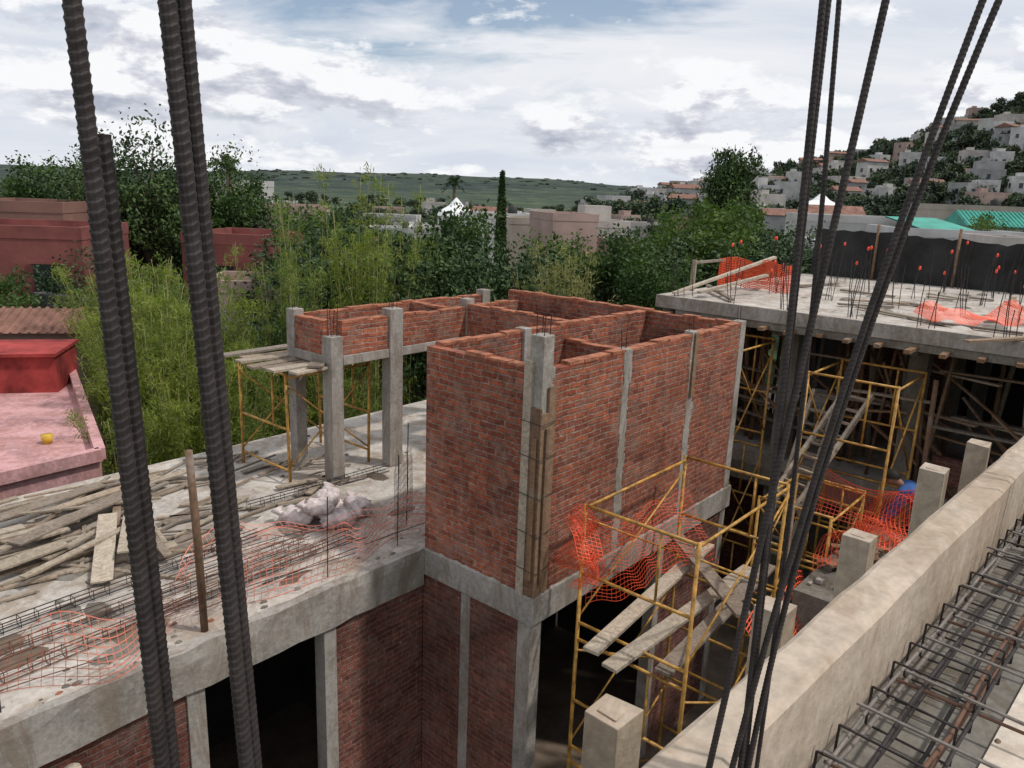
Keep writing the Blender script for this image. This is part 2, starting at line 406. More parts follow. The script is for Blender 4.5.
# ---------------------------------------------------------------- town houses
HC=[m_plain("stucco_%d"%i,c,.85,.3,.5) for i,c in enumerate([(.46,.45,.43),(.30,.17,.14),(.38,.33,.28),(.22,.12,.095),(.50,.49,.48),(.30,.30,.30),(.37,.27,.235),(.45,.41,.38)])]
def house(name,x,y,w,d,h,z,mat,rot=0,roof='flat',storeys=2,rc=None,tank=True,box=True):
    par=empty(name,Matrix.Translation((x,y,z))@Matrix.Rotation(rot,4,'Z'))
    b=MB(); b.box(-w/2,w/2,-d/2,d/2,-2,h,mat)
    child(b,"walls",par)
    r=MB()
    if roof=='flat':
        t=.15
        for q in ((-w/2-.02,w/2+.02,-d/2-.02,-d/2+t),(-w/2-.02,w/2+.02,d/2-t,d/2+.02),(-w/2-.02,-w/2+t,-d/2+t,d/2-t),(w/2-t,w/2+.02,-d/2+t,d/2-t)): r.box(*q,h,h+.4,mat)
        if box and random.random()<.5: r.box(-w*.3,-w*.3+1.6,-.8,.8,h,h+1.2,mat); 
        if tank and random.random()<.3: r.tube([(w*.25,0,h),(w*.25,0,h+.4),(w*.25,0,h+.8),(w*.25,0,h+.95)],[.35,.38,.35,.12],TANK,10)
    else:
        o=.4; r.add([(-w/2-o,-d/2-o,h),(w/2+o,-d/2-o,h),(w/2+o,d/2+o,h),(-w/2-o,d/2+o,h),(-w/2-o,0,h+d*.2),(w/2+o,0,h+d*.2)],
              [(0,1,5,4),(2,3,4,5),(0,4,3),(1,2,5),(3,2,1,0)],rc or TILE)
        if d<6 and w<6 and y<60:
            for k in range(int((w+.8)/.22)):
                xx=-w/2-o+k*.22+.1
                r.tube([(xx,-d/2-o-.03,h+.0),(xx,-.02,h+d*.2+.02)],.05,rc or TILE,5)
    child(r,"roof",par)
    g=MB(); fr=MB()
    nw=max(1,int(w/2.3))
    zs=[.9+s*2.8 for s in range(storeys)]
    if name=="red_house": zs=[h-1.9,h-4.6]
    for zz in zs:
        if zz+1.2>h: break
        for i in range(nw):
            if random.random()<.15: continue
            xx=-w/2+(i+.5)*w/nw
            g.box(xx-.4,xx+.4,-d/2-.03,-d/2+.05,zz,zz+1.1,GLASS)
            fr.box(xx-.52,xx+.52,-d/2-.1,-d/2-.031,zz-.14,zz-.02,mat)
            if storeys==2: fr.box(xx-.52,xx+.52,-d/2-.08,-d/2-.031,zz+1.12,zz+1.22,mat)
        g.box(-w/2-.03,-w/2+.05,-.5,.5,zz,zz+1.1,GLASS)
    if g.v: child(g,"windows",par)
    if fr.v: child(fr,"sills",par)
    return par
house("red_house",-16.4,26.5,4.6,4,5.9,g0,REDD,.12,'flat',2,None,False,False)
house("brick_house",-19.0,31.0,3.6,4,6.5,g0,HC[3],.12,'flat',2,None,False,False)
house("tile_roof_house",-12.3,21.6,4.6,2.2,3.8,g0,HC[6],.22,'gable',1)
house("red_house",-10.8,31,3.2,4,5.6,g0,REDD,-.1,'flat',2,None,False,False)
house("pink_house",-9.4,27,2.4,3,4.3,g0,HC[6],.1,'flat',1,None,False,False)
house("pink_house",-12.2,42,4,5,6.4,g0,HC[6],.2,'flat',2,None,False)
house("tile_roof_house",-7.5,36,4,4,4.8,g0,HC[1],.1,'gable')
house("white_house",-19.5,54,4,5,7.6,g0,HC[0],.0)
house("brick_house",2.5,44,2.6,4,6.5,g0,HC[6],.3,'flat',2,None,False,False)
house("pink_house",4.6,47,3.0,4,6.1,g0,HC[7],.2,'flat',2,None,False,True)
house("cream_house",.6,50,3,4,6.0,g0,HC[2],.2)
house("brick_house",5.2,40,3,4,4.6,g0,HC[1],.25)
house("white_house",-1.7,58,5,4,6.0,g0,HC[4],.1)
house("white_house",-5.2,50,3.4,4,5.2,g0,HC[0],.1)
house("white_house",16.0,36,5,5,5.9,g0,HC[4],-.2,'flat',2,None,False,False)
house("white_house",22.0,41,6,5,6.5,g0,HC[4],-.15,'flat',2,None,False,False)
house("white_house",19.6,47,6,5,6.9,g0,HC[0],-.1,'flat',2,None,True,False)
house("pink_house",21.9,35.5,2.2,4,6.4,g0,HC[7],-.1,'flat',2,None,False,False)
house("grey_house",28.5,47,4,4,7.0,g0,HC[0],-.2,'gable',2,TEAL)
house("cream_house",34,60,7,6,7.8,g0,HC[2],-.2)
house("terracotta_house",26,66,4,5,6.8,g0,HC[1],-.2,'gable')
aw=empty("teal_awning",Matrix.Translation((21.6,42,3.1)))
b=MB(); b.add([(-1.2,-3,0),(1.6,-3,0),(1.6,2,.6),(-1.2,2,.6),(-1.2,-3,.06),(1.6,-3,.06),(1.6,2,.66),(-1.2,2,.66)],[(3,2,1,0),(4,5,6,7),(0,1,5,4),(2,3,7,6)],TEAL); child(b,"canopy",aw)
b=MB(); [b.tube([(x,y,-3),(x,y,.1)],.05,STEELG) for x in (-1.1,1.5) for y in (-2.9,-1)]; child(b,"posts",aw)
TENT=m_plain("tent_canvas",(.8,.8,.8),.6,.05,1)
def tent(x,y,z,w,h):
    par=empty("white_tent",Matrix.Translation((x,y,z)))
    b=MB(); n=8;vs=[];rings=[(w/2,0),(w*.44,h*.25),(w*.2,h*.55),(.05,h)]
    for r,zz in rings:
        for k in range(n):
            a=2*math.pi*(k+.5)/n; vs.append((r*math.cos(a),r*math.sin(a),zz+3))
    fs=[(i*n+k,i*n+(k+1)%n,(i+1)*n+(k+1)%n,(i+1)*n+k) for i in range(3) for k in range(n)]
    b.add(vs,fs,TENT); child(b,"canopy",par)
    b=MB(); [b.tube([(w*.45*math.cos(a),w*.45*math.sin(a),0),(w*.45*math.cos(a),w*.45*math.sin(a),3.1)],.06,WHITE) for a in (.4,1.97,3.54,5.1)]; child(b,"poles",par)
tent(-4.9,62,-.7,3.2,1.4); tent(28.5,75,.8,4.0,1.5)
for i in range(175):
    y=random.uniform(70,170) if i<30 else random.uniform(170,345)
    x=random.uniform(-.3,.7)*y if i<30 else random.uniform(.08,.72)*y
    z=float(hill(x,y)); w=random.uniform(4,8) if i<30 else random.uniform(3.5,8)
    house("house",x,y,w,random.uniform(4,6),random.uniform(3.0,5.0) if i<30 else random.uniform(3.6,6.8),z,random.choice([HC[0],HC[4],HC[5],HC[7],HC[4],HC[6],HC[0],HC[5]]),random.uniform(-.5,.5),random.choice(['flat','flat','flat','flat','gable']))

# ---------------------------------------------------------------- pink roof building at left
par=empty("pink_roof_house")
b=MB(); vs=[(-6.75,12.0),(-10.4,17.6),(-17,15),(-9.2,8.8)]
b.add([(x,y,z) for z in (-3.6,-.25) for x,y in vs],[(4,5,6,7),(0,4,7,3),(1,5,4,0),(2,6,5,1),(3,7,6,2)],PINK); child(b,"walls",par)
b=MB()
for i in range(4):
    a=Vector((*vs[i],-.15)); c=Vector((*vs[(i+1)%4],-.15)); b.bar(a,c,.16,.2,PINK)
child(b,"roof_kerb",par)
b=MB(); b.bar((-15.5,15.3,.15),(-9.95,16.7,.15),1.5,.8,RED); b.bar((-15.5,15.3,.58),(-9.9,16.7,.58),1.65,.07,RED); child(b,"rooftop_room",par)
b=MB(); b.tube([(-8.05,12.7,-.25),(-8.05,12.7,-.09)],[.07,.1],YPLAS,12); b.obj("yellow_bucket")
b=MB(); b.bar((-15,24,-1.6),(-8.2,21.6,-1.6),.4,4.6,STONE); b.obj("stone_wall")
b=MB(); b.bar((-4.0,24,-1),(-.5,25,-1),.4,3.6,STONE); b.obj("stone_wall")

# ================================================================= SITE (s,t,z frame)
def brick_top(mb,s0,s1,t0,t1,z,along='s',h=.03):
    L=(s1-s0) if along=='s' else (t1-t0); n=max(1,int(L/.25)); st=L/n
    for i in range(n):
        if random.random()<.06: continue
        dz=random.uniform(-.014,.012); g=.006; j=random.uniform(-.008,.008)
        if along=='s': mb.box(s0+i*st+g,s0+(i+1)*st-g,t0+j,t1+j,z,z+h+dz,BTOP,.006)
        else: mb.box(s0+j,s1+j,t0+i*st+g,t0+(i+1)*st-g,z,z+h+dz,BTOP,.006)
room=empty("brick_room",SITE)
w=MB()
zt=2.66
w.box(.16,1.42,0,.12,.3,zt,BRICK); w.box(1.56,2.93,0,.12,.3,zt,BRICK); w.box(3.08,4.28,0,.12,.3,zt,BRICK)
w.box(0,.12,.16,1.6,.3,zt,BRICK)
w.box(.12,4.28,1.48,1.6,.3,zt,BRICK)
w.box(4.29,4.41,.14,4.2,.3,zt,BRICK)
w.box(3.0,3.12,1.6,4.0,.3,zt-.1,BRICK)
w.box(2.3,2.42,.12,1.48,.3,zt-.2,BRICK)
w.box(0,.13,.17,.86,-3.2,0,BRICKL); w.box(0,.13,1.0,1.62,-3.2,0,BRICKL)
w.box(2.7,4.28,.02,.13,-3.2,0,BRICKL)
child(w,"brick_walls",room)
w=MB()
brick_top(w,.16,1.42,0,.12,zt); brick_top(w,1.56,2.93,0,.12,zt); brick_top(w,3.08,4.28,0,.12,zt)
brick_top(w,0,.12,.16,1.6,zt,'t'); brick_top(w,.12,4.28,1.48,1.6,zt); brick_top(w,4.29,4.41,.14,4.2,zt,'t'); brick_top(w,3,3.12,1.6,4,zt-.1,'t')
brick_top(w,2.3,2.42,.12,1.48,zt-.2,'t')
child(w,"top_course",room)
w=MB()
w.box(-.006,.16,-.006,.16,.3,3.0,CONC,.004)
w.box(1.43,1.55,-.004,.125,.3,zt+.03,CONC,.004); w.box(2.94,3.07,-.004,.125,.3,zt+.06,CONC,.004)
w.box(4.28,4.44,-.01,.13,.3,zt+.05,CONC,.003)
w.box(-.03,4.5,-.03,.15,-.02,.3,CONC,.004); w.box(-.03,.15,.15,1.63,-.02,.3,CONC,.004)
w.box(.15,4.5,.15,1.6,.12,.296,CONCD)
w.box(-.01,.17,-.01,.17,-3.2,-.02,CONC,.003); w.box(-.008,.135,.86,1.0,-3.2,-.02,CONC,.003)
w.box(2.55,2.7,0,.15,-3.2,-.02,CONC,.003); w.box(4.28,4.44,0,.15,-3.2,-.02,CONC)
w.box(1.45,1.58,1.44,1.605,.3,zt+.05,CONC); w.box(2.98,3.15,3.9,4.06,.3,zt,CONC)
child(w,"concrete_frame",room,.008)
w=MB()
def blob(mb,x,y,z,rx,ry,rz,mat):
    n=7;vs=[(x,y,z+rz)]
    for k in range(n):
        a=2*math.pi*k/n; q=random.uniform(.6,1.1); vs.append((x+rx*q*math.cos(a)*.6,y+ry*q*math.sin(a)*.6,z+rz*.6))
    for k in range(n):
        a=2*math.pi*k/n; q=random.uniform(.75,1.2); vs.append((x+rx*q*math.cos(a),y+ry*q*math.sin(a),z-.004))
    fs=[(0,1+k,1+(k+1)%n) for k in range(n)]+[(1+k,1+n+k,1+n+(k+1)%n,1+(k+1)%n) for k in range(n)]
    mb.add(vs,fs,mat)
for s0 in (1.43,1.55,2.94,3.07,.16):
    for k in range(26):
        z=random.uniform(.3,2.6); q=random.uniform(.006,.03); w.box(s0-q,s0+q,-.0035,.01,z,z+random.uniform(.02,.16),CONC,.004)
for k in range(70): blob(w,random.uniform(0,4.3),-.012,.3,random.uniform(.03,.12),.02,random.uniform(.008,.03),CONC)
for k in range(30): blob(w,-.012,random.uniform(.2,1.5),.3,.02,random.uniform(.03,.1),random.uniform(.008,.03),CONC)
child(w,"mortar_spill",room)
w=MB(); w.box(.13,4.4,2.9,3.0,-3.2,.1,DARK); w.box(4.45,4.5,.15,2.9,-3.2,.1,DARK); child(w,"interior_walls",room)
w=MB()
w.box(-.035,-.008,-.02,.09,.32,2.3,WOODF,.004); w.box(-.036,-.01,.095,.2,.28,2.75,WOODL,.004)
w.box(-.03,.08,-.036,-.01,.31,2.25,WOODF,.004); w.box(.085,.19,-.036,-.008,.33,2.5,WOODF,.004)
w.box(-.062,-.04,.0,.05,.5,2.0,WOODF,.004); w.box(.03,.075,-.06,-.04,.45,2.1,WOODF,.004)
for z in (.6,1.0,1.4,1.8,2.15): w.tube([(-.068,-.07,z),(-.05,.215,z+.01)],.004,STEEL,5); w.tube([(-.068,-.07,z),(.2,-.05,z+.01)],.004,STEEL,5)
w.box(2.97,3.05,-.03,-.006,1.9,2.7,WOODF,.003)
child(w,"formwork",room)
w=MB()
for (a,b_) in ((.03,.03),(.12,.03),(.03,.12),(.12,.12)): w.tube([(a,b_,2.9),(a+random.uniform(-.02,.02),b_,3.2)],.005,STEEL,5)
for s in (1.49,3.0,4.36):
    for d in (-.04,.04): w.tube([(s+d,.06,2.6),(s+d+random.uniform(-.03,.03),.07,2.9)],.005,STEEL,5)
child(w,"starter_bars",room)
rear=empty("brick_terrace_room",SITE)
w=MB(); zt2=2.52
w.box(.62,1.42,3.92,4.04,2.08,zt2,BRICK); w.box(1.66,4.28,3.92,4.04,2.08,zt2,BRICK)
w.box(.45,.57,4.1,4.75,2.08,zt2,BRICK); w.box(.62,4.28,4.78,4.9,2.08,zt2,BRICK)
w.box(2.6,2.72,4.04,4.78,2.08,zt2,BRICK)
child(w,"brick_walls",rear)
w=MB(); brick_top(w,.62,1.42,3.92,4.04,zt2); brick_top(w,1.66,4.28,3.92,4.04,zt2); brick_top(w,.45,.57,4.1,4.75,zt2,'t'); brick_top(w,.62,4.28,4.78,4.9,zt2)
brick_top(w,2.6,2.72,4.04,4.78,zt2,'t')
child(w,"top_course",rear)
w=MB()
w.box(.42,.62,3.9,4.1,.3,2.35,CONC,.006); w.box(1.42,1.66,3.88,4.07,.3,zt2+.12,CONC,.006)
w.box(.43,.6,4.75,4.93,.3,zt2+.1,CONC,.004); w.box(4.26,4.44,4.75,4.93,.3,zt2+.1,CONC,.004)
w.box(.62,1.42,3.9,4.07,1.95,2.08,CONC,.004); w.box(1.66,4.28,3.9,4.07,1.95,2.08,CONC,.004); w.box(.43,.6,4.1,4.75,1.95,2.08,CONC); w.box(.62,4.26,4.76,4.93,1.95,2.08,CONC)
child(w,"concrete_frame",rear,.008)
w=MB()
for s,t in ((.52,4.0),(1.54,3.97),(.5,4.84),(4.35,4.84),(4.35,4.1),(3.06,4.0)):
    for q in range(4): w.tube([(s+(q%2)*.08-.04,t+(q//2)*.08-.04,2.3),(s+(q%2)*.08-.04+random.uniform(-.03,.03),t+(q//2)*.08-.04,2.3+random.uniform(.35,.65))],.005,STEEL,5)
child(w,"starter_bars",rear)
ls=empty("concrete_slab_building",SITE)
w=MB()
w.box(-10,-.035,1.66,6.3,.12,.3,CONCL,.0); w.box(-.035,4.6,1.605,6.3,.12,.298,CONCL)
pts=[-10+i*.23 for i in range(44)]; pts=[q for q in pts if q<-.1]+[-.04]
prof=[]
for q in pts:
    j=lambda a: random.uniform(-a,a)
    prof.append([(q,1.57+j(.008),-.14+j(.012)),(q,1.565+j(.012),.18+j(.02)),(q,1.575+j(.015),.302+j(.012)),(q,1.68+j(.02),.306+j(.004)),(q,1.75,-.14)])
vs=[v for r_ in prof for v in r_]; fs=[]
for i in range(len(prof)-1):
    for k in range(5): a=i*5+k;b_=i*5+(k+1)%5; fs.append((a,a+5,b_+5,b_))
w.add(vs,fs,CONC)
child(w,"slab",ls)
w=MB()
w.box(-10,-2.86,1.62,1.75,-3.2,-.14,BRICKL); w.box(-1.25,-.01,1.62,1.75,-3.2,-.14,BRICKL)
child(w,"brick_walls",ls)
w=MB()
w.box(-2.86,-2.69,1.6,1.77,-3.2,-.14,CONC,.003); w.box(-1.4,-1.25,1.6,1.77,-3.2,-.14,CONC,.003)
child(w,"columns",ls)
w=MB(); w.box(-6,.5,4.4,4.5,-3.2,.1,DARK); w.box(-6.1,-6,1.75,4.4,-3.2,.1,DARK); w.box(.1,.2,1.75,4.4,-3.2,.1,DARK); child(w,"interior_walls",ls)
w=MB()
for i in range(460):
    s=random.uniform(-9,4.2);t=random.choice([1.66+abs(random.gauss(0,.25)),random.uniform(1.7,6)]);q=random.uniform(.008,.035)
    blob(w,s,t,.3,q*1.6,q,q*.8,random.choice([CONC,CONCL,CONCD,CONCD]) if random.random()<.93 else BTOP)
for i in range(40):
    s=random.uniform(-4.5,3);t=random.uniform(1.9,3.9); blob(w,s,t,.3,random.uniform(.08,.35),random.uniform(.08,.28),random.uniform(.008,.035),random.choice([CONCD,CONCL,DIRT,CONC]))
w.obj("mortar_rubble",SITE)
w=MB(); w.box(-12,18,-6,6.5,-3.55,-3.2,DIRT); w.obj("site_floor",SITE)

w=MB()
def edge(u,v):
    s=-8.5+8.7*u
    h=.5+.16*math.sin(u*23+2)+.10*math.sin(u*61)+ .25*max(0,u-.85)*6
    return (s, 1.74+.10*math.sin(u*29)+.08*math.sin(v*3+u*40)+.2*(1-v)*abs(math.sin(u*11)), .31+v*h+.05*math.sin(u*37+v*4)*v)
w.net(edge,130,8,.009,NETF)
w.obj("safety_net",SITE)
w=MB()
def edge2(u,v):
    s=-2.4+3.0*u; return (s,2.6+.5*math.sin(u*5)+.1*math.sin(v*6), .32+v*(.25+.12*math.sin(u*9))+.04*math.sin(u*30))
w.net(edge2,46,5,.008,NETF); w.obj("safety_net",SITE)
w=MB(); w.tube([(-2.58,1.76,.28),(-2.6,1.74,1.2),(-2.62,1.75,2.05)],[.035,.038,.034],WOODF,8); w.obj("wooden_post",SITE)
w=MB(); w.tube([(-3.9,1.25,-3.2),(-3.93,1.25,-.05)],[.06,.065],WOODL,10); w.obj("wooden_post",SITE)
for s,t,h in [(-4.2,1.8,.8),(-1.2,1.8,.9),(-.2,1.85,1.1),(.25,2.2,1.3)]:
    w=MB(); w.tube([(s,t,.2),(s+.02,t,.3+h)],.006,STEEL,5); w.obj("steel_rod",SITE)
w=MB()
for i in range(16):
    w.tube([(-.1+i*.045,2.0+i*.03,.3),(-.1+i*.045,2.02+i*.03,1.15+.1*math.sin(i*2))],.0035,STEELG,4)
for k in range(10): w.tube([(-.12,1.99,.36+k*.09),(.6,2.48,.36+k*.09)],.003,STEELG,4)
w.obj("steel_mesh_panel",SITE)
def cage(name,a,b,wd,mat,mw,stp=.16,r=.006):
    w=MB(); a=Vector(a);b=Vector(b);d=(b-a).normalized();x=d.cross(Vector((0,0,1))).normalized();L=(b-a).length
    cs=[(-1,-1),(1,-1),(1,1),(-1,1)]
    off=[x*(i*wd/2)+Vector((0,0,j*wd/2)) for i,j in cs]
    for o in off: 
        w.tube([a+o,a.lerp(b,.5)+o+Vector((0,0,random.uniform(-.02,.02))),b+o],r,mat,5)
    for k in range(int(L/stp)):
        q=a+d*(k*stp+random.uniform(.02,.08)); 
        for i in range(4): w.tube([q+off[i]*1.08,q+off[(i+1)%4]*1.08],r*.6,mat,4)
    return w.obj(name,mw)
cage("rebar_cage",(-4.9,2.15,.36),(-.4,2.35,.37),.09,RUST,SITE)
cage("rebar_cage",(-4.6,2.55,.36),(-.9,2.6,.37),.09,RUST,SITE)
cage("rebar_cage",(-5.5,2.9,.36),(-1.2,3.1,.37),.09,STEEL,SITE)
cage("rebar_cage",(-.9,3.9,.36),(1.3,3.8,.36),.09,STEEL,SITE)
w=MB()
for i in range(18):
    s=random.uniform(-4.5,-1.5);t=random.uniform(2.0,3.2);L=random.uniform(1,2.8);a=random.gauss(0,.08); z=.33+random.uniform(0,.05)
    w.tube([(s,t,z),(s+L*.5,t+L*.5*a,z+.01),(s+L,t+L*a,z)],.005,random.choice([RUST,STEEL]),5)
w.obj("loose_rebar",SITE)
w=MB()
for i in range(72):
    s=random.uniform(-4.8,-1.5); t=random.uniform(3.3,6.0); L=random.uniform(.6,1.9); a=random.gauss(.05,.22)
    if random.random()<.25: a=random.uniform(-1.5,1.5)
    lvl=0 if t<3.9 else (.7 if s>-2.2 else 1.1)
    z=.325+random.choice([0,.03,.06,.09,.12])*lvl
    dz=random.uniform(-.01,.03)
    d=Vector((math.cos(a)*L/2,math.sin(a)*L/2,dz)); c=Vector((s,t,z))
    w.bar(c-d,c+d,random.choice([.04,.05,.05,.09,.09,.14]),.022,WOODL)
w.obj("lumber_pile",SITE)
w=MB()
for a,b_ in [((-2.9,3.2,.36),(-2.3,4.5,.5)),((-2.55,3.4,.5),(-2.0,4.5,.5)),((-3.3,4.4,.5),(-1.5,5.2,.46)),((-3.6,5.2,.47),(-1.9,5.7,.42)),((-4.4,3.9,.46),(-2.9,4.1,.48))]:
    w.bar(a,b_,.2,.02,WOODL)
w.obj("plywood_boards",SITE)
w=MB()
for i in range(45):
    s=random.uniform(-2.0,.8); t=random.uniform(3.4,6); a=random.uniform(-.6,.6); L=random.uniform(.2,1.1)
    d=Vector((math.cos(a)*L/2,math.sin(a)*L/2,0)); c=Vector((s,t,.33+random.choice([0,.02]))); w.bar(c-d,c+d,random.choice([.03,.05,.09]),.02,WOODL)
w.obj("wood_scraps",SITE)
def bag(x,y,z,sx,sy,sz,rot):
    b=MB();n=28;m=18;vs=[];sd=random.random()*10
    for i in range(m+1):
        th=math.pi*i/m
        for k in range(n):
            a=2*math.pi*k/n; r=1+.09*math.sin(3*a+sd+i*.4)+.06*math.sin(7*a+i*1.3+sd)+.04*math.sin(11*a-i*2)+.03*random.uniform(-1,1)
            X=math.copysign(abs(math.sin(th)*math.cos(a))**.6,math.cos(a))*r; Y=math.copysign(abs(math.sin(th)*math.sin(a))**.6,math.sin(a))*r
            vs.append((X*sx,Y*sy,max(-.8,math.cos(th)*(1+.16*math.sin(a*4+sd)))*sz))
    fs=[(i*n+k,(i+1)*n+k,(i+1)*n+(k+1)%n,i*n+(k+1)%n) for i in range(m) for k in range(n)]
    b.add(vs,fs,BAG,True)
    b.tube([(sx*.85,0,0),(sx*1.15,.02,.03),(sx*1.3,0,.07)],[.06,.03,.08],BAG,8)
    b.obj("cement_bag",SITE@Matrix.Translation((x,y,z))@Matrix.Rotation(rot,4,'Z'))
for q in [(-.28,3.1,.41,.22,.15,.12,.3),(-.65,3.15,.40,.2,.14,.11,2.2),(.05,2.9,.40,.2,.15,.11,1.2),(-.35,2.78,.39,.21,.14,.11,-.6),(-.3,3.02,.58,.2,.14,.10,.9),(-.52,2.9,.56,.17,.13,.09,2.6)]: bag(*q)

def scaffold(name,s0,s1,t0,t1,z0,lifts,h,r=.021,brace=True):
    w=MB()
    for s in (s0,s1):
        for t in (t0,t1): w.tube([(s,t,z0),(s+random.uniform(-.02,.02),t+random.uniform(-.02,.02),z0+lifts*h)],r,YEL,8)
        for k in range(lifts):
            zb=z0+k*h
            for q in (.12,.5,.99): w.tube([(s,t0,zb+h*q),(s,t1,zb+h*q)],r*.85,YEL,7)
            tm=t0+(t1-t0)*.3
            w.tube([(s,tm,zb+h*.5),(s,tm,zb+h*.98)],r*.7,YEL,6)
    for k in range(lifts):
        zb=z0+k*h
        if brace:
            for t in (t0,t1):
                w.tube([(s0,t,zb+h*.15),(s1,t,zb+h*.9)],r*.6,YEL,6); w.tube([(s1,t,zb+h*.15),(s0,t,zb+h*.9)],r*.6,YEL,6)
    for t in (t0,t1): w.tube([(s0,t,z0+lifts*h-.05),(s1,t,z0+lifts*h-.05)],r*.8,YEL,7)
    return w.obj(name,SITE)
scaffold("yellow_scaffold",.4,2.5,-1.55,-.3,-3.2,3,1.5)
scaffold("yellow_scaffold",5.0,6.3,-1.9,-.75,-3.2,3,1.75)
scaffold("yellow_scaffold",5.0,6.3,.3,1.3,-3.2,3,1.8)
scaffold("yellow_scaffold",3.4,4.6,-1.8,-.9,-3.2,3,1.3)
scaffold("yellow_scaffold",.0,1.35,4.3,5.5,.3,1,1.55)
w=MB()
for t in (4.0,4.25,4.5,4.75,5.0,5.25,5.5): 
    w.bar((-.15+random.uniform(-.15,.1),t,1.9+random.uniform(0,.05)),(1.5+random.uniform(-.2,.2),t+random.uniform(-.15,.15),1.9+random.uniform(0,.06)),.18,.03,WOODL)
w.bar((.2,3.95,1.98),(1.5,5.2,2.03),.2,.03,WOODL)
w.obj("scaffold_boards",SITE)
w=MB()
for a,b_ in [((.0,-.75,.02),(2.9,-.5,.08)),((-.05,-1.0,-.02),(2.7,-1.15,.06)),((.35,-1.35,-.1),(2.9,-1.3,.08)),((1.3,-1.7,.25),(2.6,-.2,.2))]: w.bar(a,b_,.17,.035,WOODL)
w.obj("scaffold_boards",SITE)
w=MB()
def n1(u,v): return (.35-.25*u+.07*math.sin(v*7+u*2), -.28-.2*math.sin(u*3.0)-.12*math.sin(v*5+u*4), .62+.62*v+.06*math.sin(u*9))
w.net(n1,16,24,.009,NET)
def n1b(u,v): return (.15+.35*u+.06*math.sin(v*9), -.33-.18*math.sin(v*4)-.1*math.sin(u*7), .5+.68*v-.1*u)
w.net(n1b,16,24,.009,NET)
w.obj("orange_safety_net",SITE)
w=MB()
def n2(u,v):
    s=.5+1.9*u; return (s,-.32-.10*math.sin(u*7)-.5*(1-v)*u, .15+.98*v-.22*u*v-.16*math.sin(u*3.14)*v+.03*math.sin(u*25+v*9))
w.net(n2,36,18,.005,NET)
w.obj("orange_safety_net",SITE)
w=MB()
def n3(u,v): return (2.6+1.95*u,-1.9-1.6*v+.1*math.sin(u*9), .34+.55*abs(math.sin(u*4+v*2.3))*abs(math.sin(v*3.1+.4))+.07*math.sin(u*31+v*20))
w.net(n3,42,34,.012,NET)
def n4(u,v): return (1.2+1.5*u,-1.75-.5*v,.2-.9*v+.1*math.sin(u*9+v*4))
w.net(n4,26,20,.012,NET)
def n8(u,v): return (4.5+.1*math.sin(v*5),-1.2-1.3*u,.25+.75*v-.2*math.sin(u*3.1)*v)
w.net(n8,24,14,.010,NET)
w.obj("orange_safety_net",SITE)
lw=empty("landing_slab",SITE)
w=MB(); w.box(2.2,4.6,-4.3,-1.85,.05,.25,CONCD,.0); w.box(2.2,2.4,-4.1,-1.9,-.2,.05,CONCD); child(w,"slab",lw)
w=MB()
for s in (2.45,4.35): 
    for t in (-2.05,-3.7): w.box(s,s+.2,t,t+.2,-3.2,.05,CONCD)
child(w,"columns",lw)
# lower stair landing where the worker stands
lo_=empty("stair_landing",SITE)
w=MB(); w.box(4.62,6.5,-4.3,-1.86,-.8,-.62,CONCD); child(w,"slab",lo_)
w=MB(); 
for k in range(3): w.box(4.62,4.9+.0,-2.6,-1.9,-.62+k*.0,-.62+.29*(3-k)*.0+.2,CONCD) if k==0 else None
w.box(4.62,4.84,-2.7,-1.9,-.42+.002,-.2,CONCD)
child(w,"steps",lo_)
w=MB(); w.box(6.2,6.4,-2.1,-1.9,-3.2,-.8,CONCD); w.box(6.2,6.4,-4.0,-3.8,-3.2,-.8,CONCD); child(w,"columns",lo_)
w=MB()
for i in range(110):
    up=random.random()<.55
    s=random.uniform(2.3,4.4) if up else random.uniform(4.9,6.3);t=random.uniform(-3.6,-1.95);q=random.uniform(.03,.12);z=.25 if up else -.62
    w.box(s,s+q*1.6,t,t+q,z,z+q*.8,random.choice([BTOP,CONCD,CONC,BRICKL]),q*.2)
w.obj("rubble",SITE)
w=MB()
for i in range(20):
    s=random.uniform(2.7,4.1);t=random.uniform(-3.2,-2.1);a=random.uniform(-1,2.5);L=random.uniform(.4,1.2);d=Vector((math.cos(a)*L/2,math.sin(a)*L/2,random.uniform(-.03,.08)));c=Vector((s,t,.36)); w.bar(c-d,c+d,.1,.03,WOODF)
w.obj("wood_scraps",SITE)
for a,b_ in [((2.0,-1.8,-3.2),(2.1,-1.75,1.2)),((3.2,-3.2,.25),(3.1,-3.1,1.5)),((5.9,-2.2,-.62),(6.1,-2.1,2.0))]:
    w=MB(); w.tube([a,b_],.035,WOODF,7); w.obj("wooden_post",SITE)
def ladder(name,a,b,wd,n):
    w=MB(); a=Vector(a);b=Vector(b); x=(b-a).cross(Vector((0,0,1))).normalized()*wd/2
    for sg in (-1,1): w.bar(a+x*sg,b+x*sg,.05,.07,WOODL)
    for k in range(n):
        q=a.lerp(b,(k+.6)/n); w.bar(q-x*1.15,q+x*1.15,.05,.03,WOODL)
    return w.obj(name,SITE)
ladder("wooden_ladder",(4.6,-.75,.2),(6.0,-1.15,1.65),.42,9)
ladder("wooden_ladder",(5.0,-.55,-.9),(6.3,-.6,1.5),.38,12)

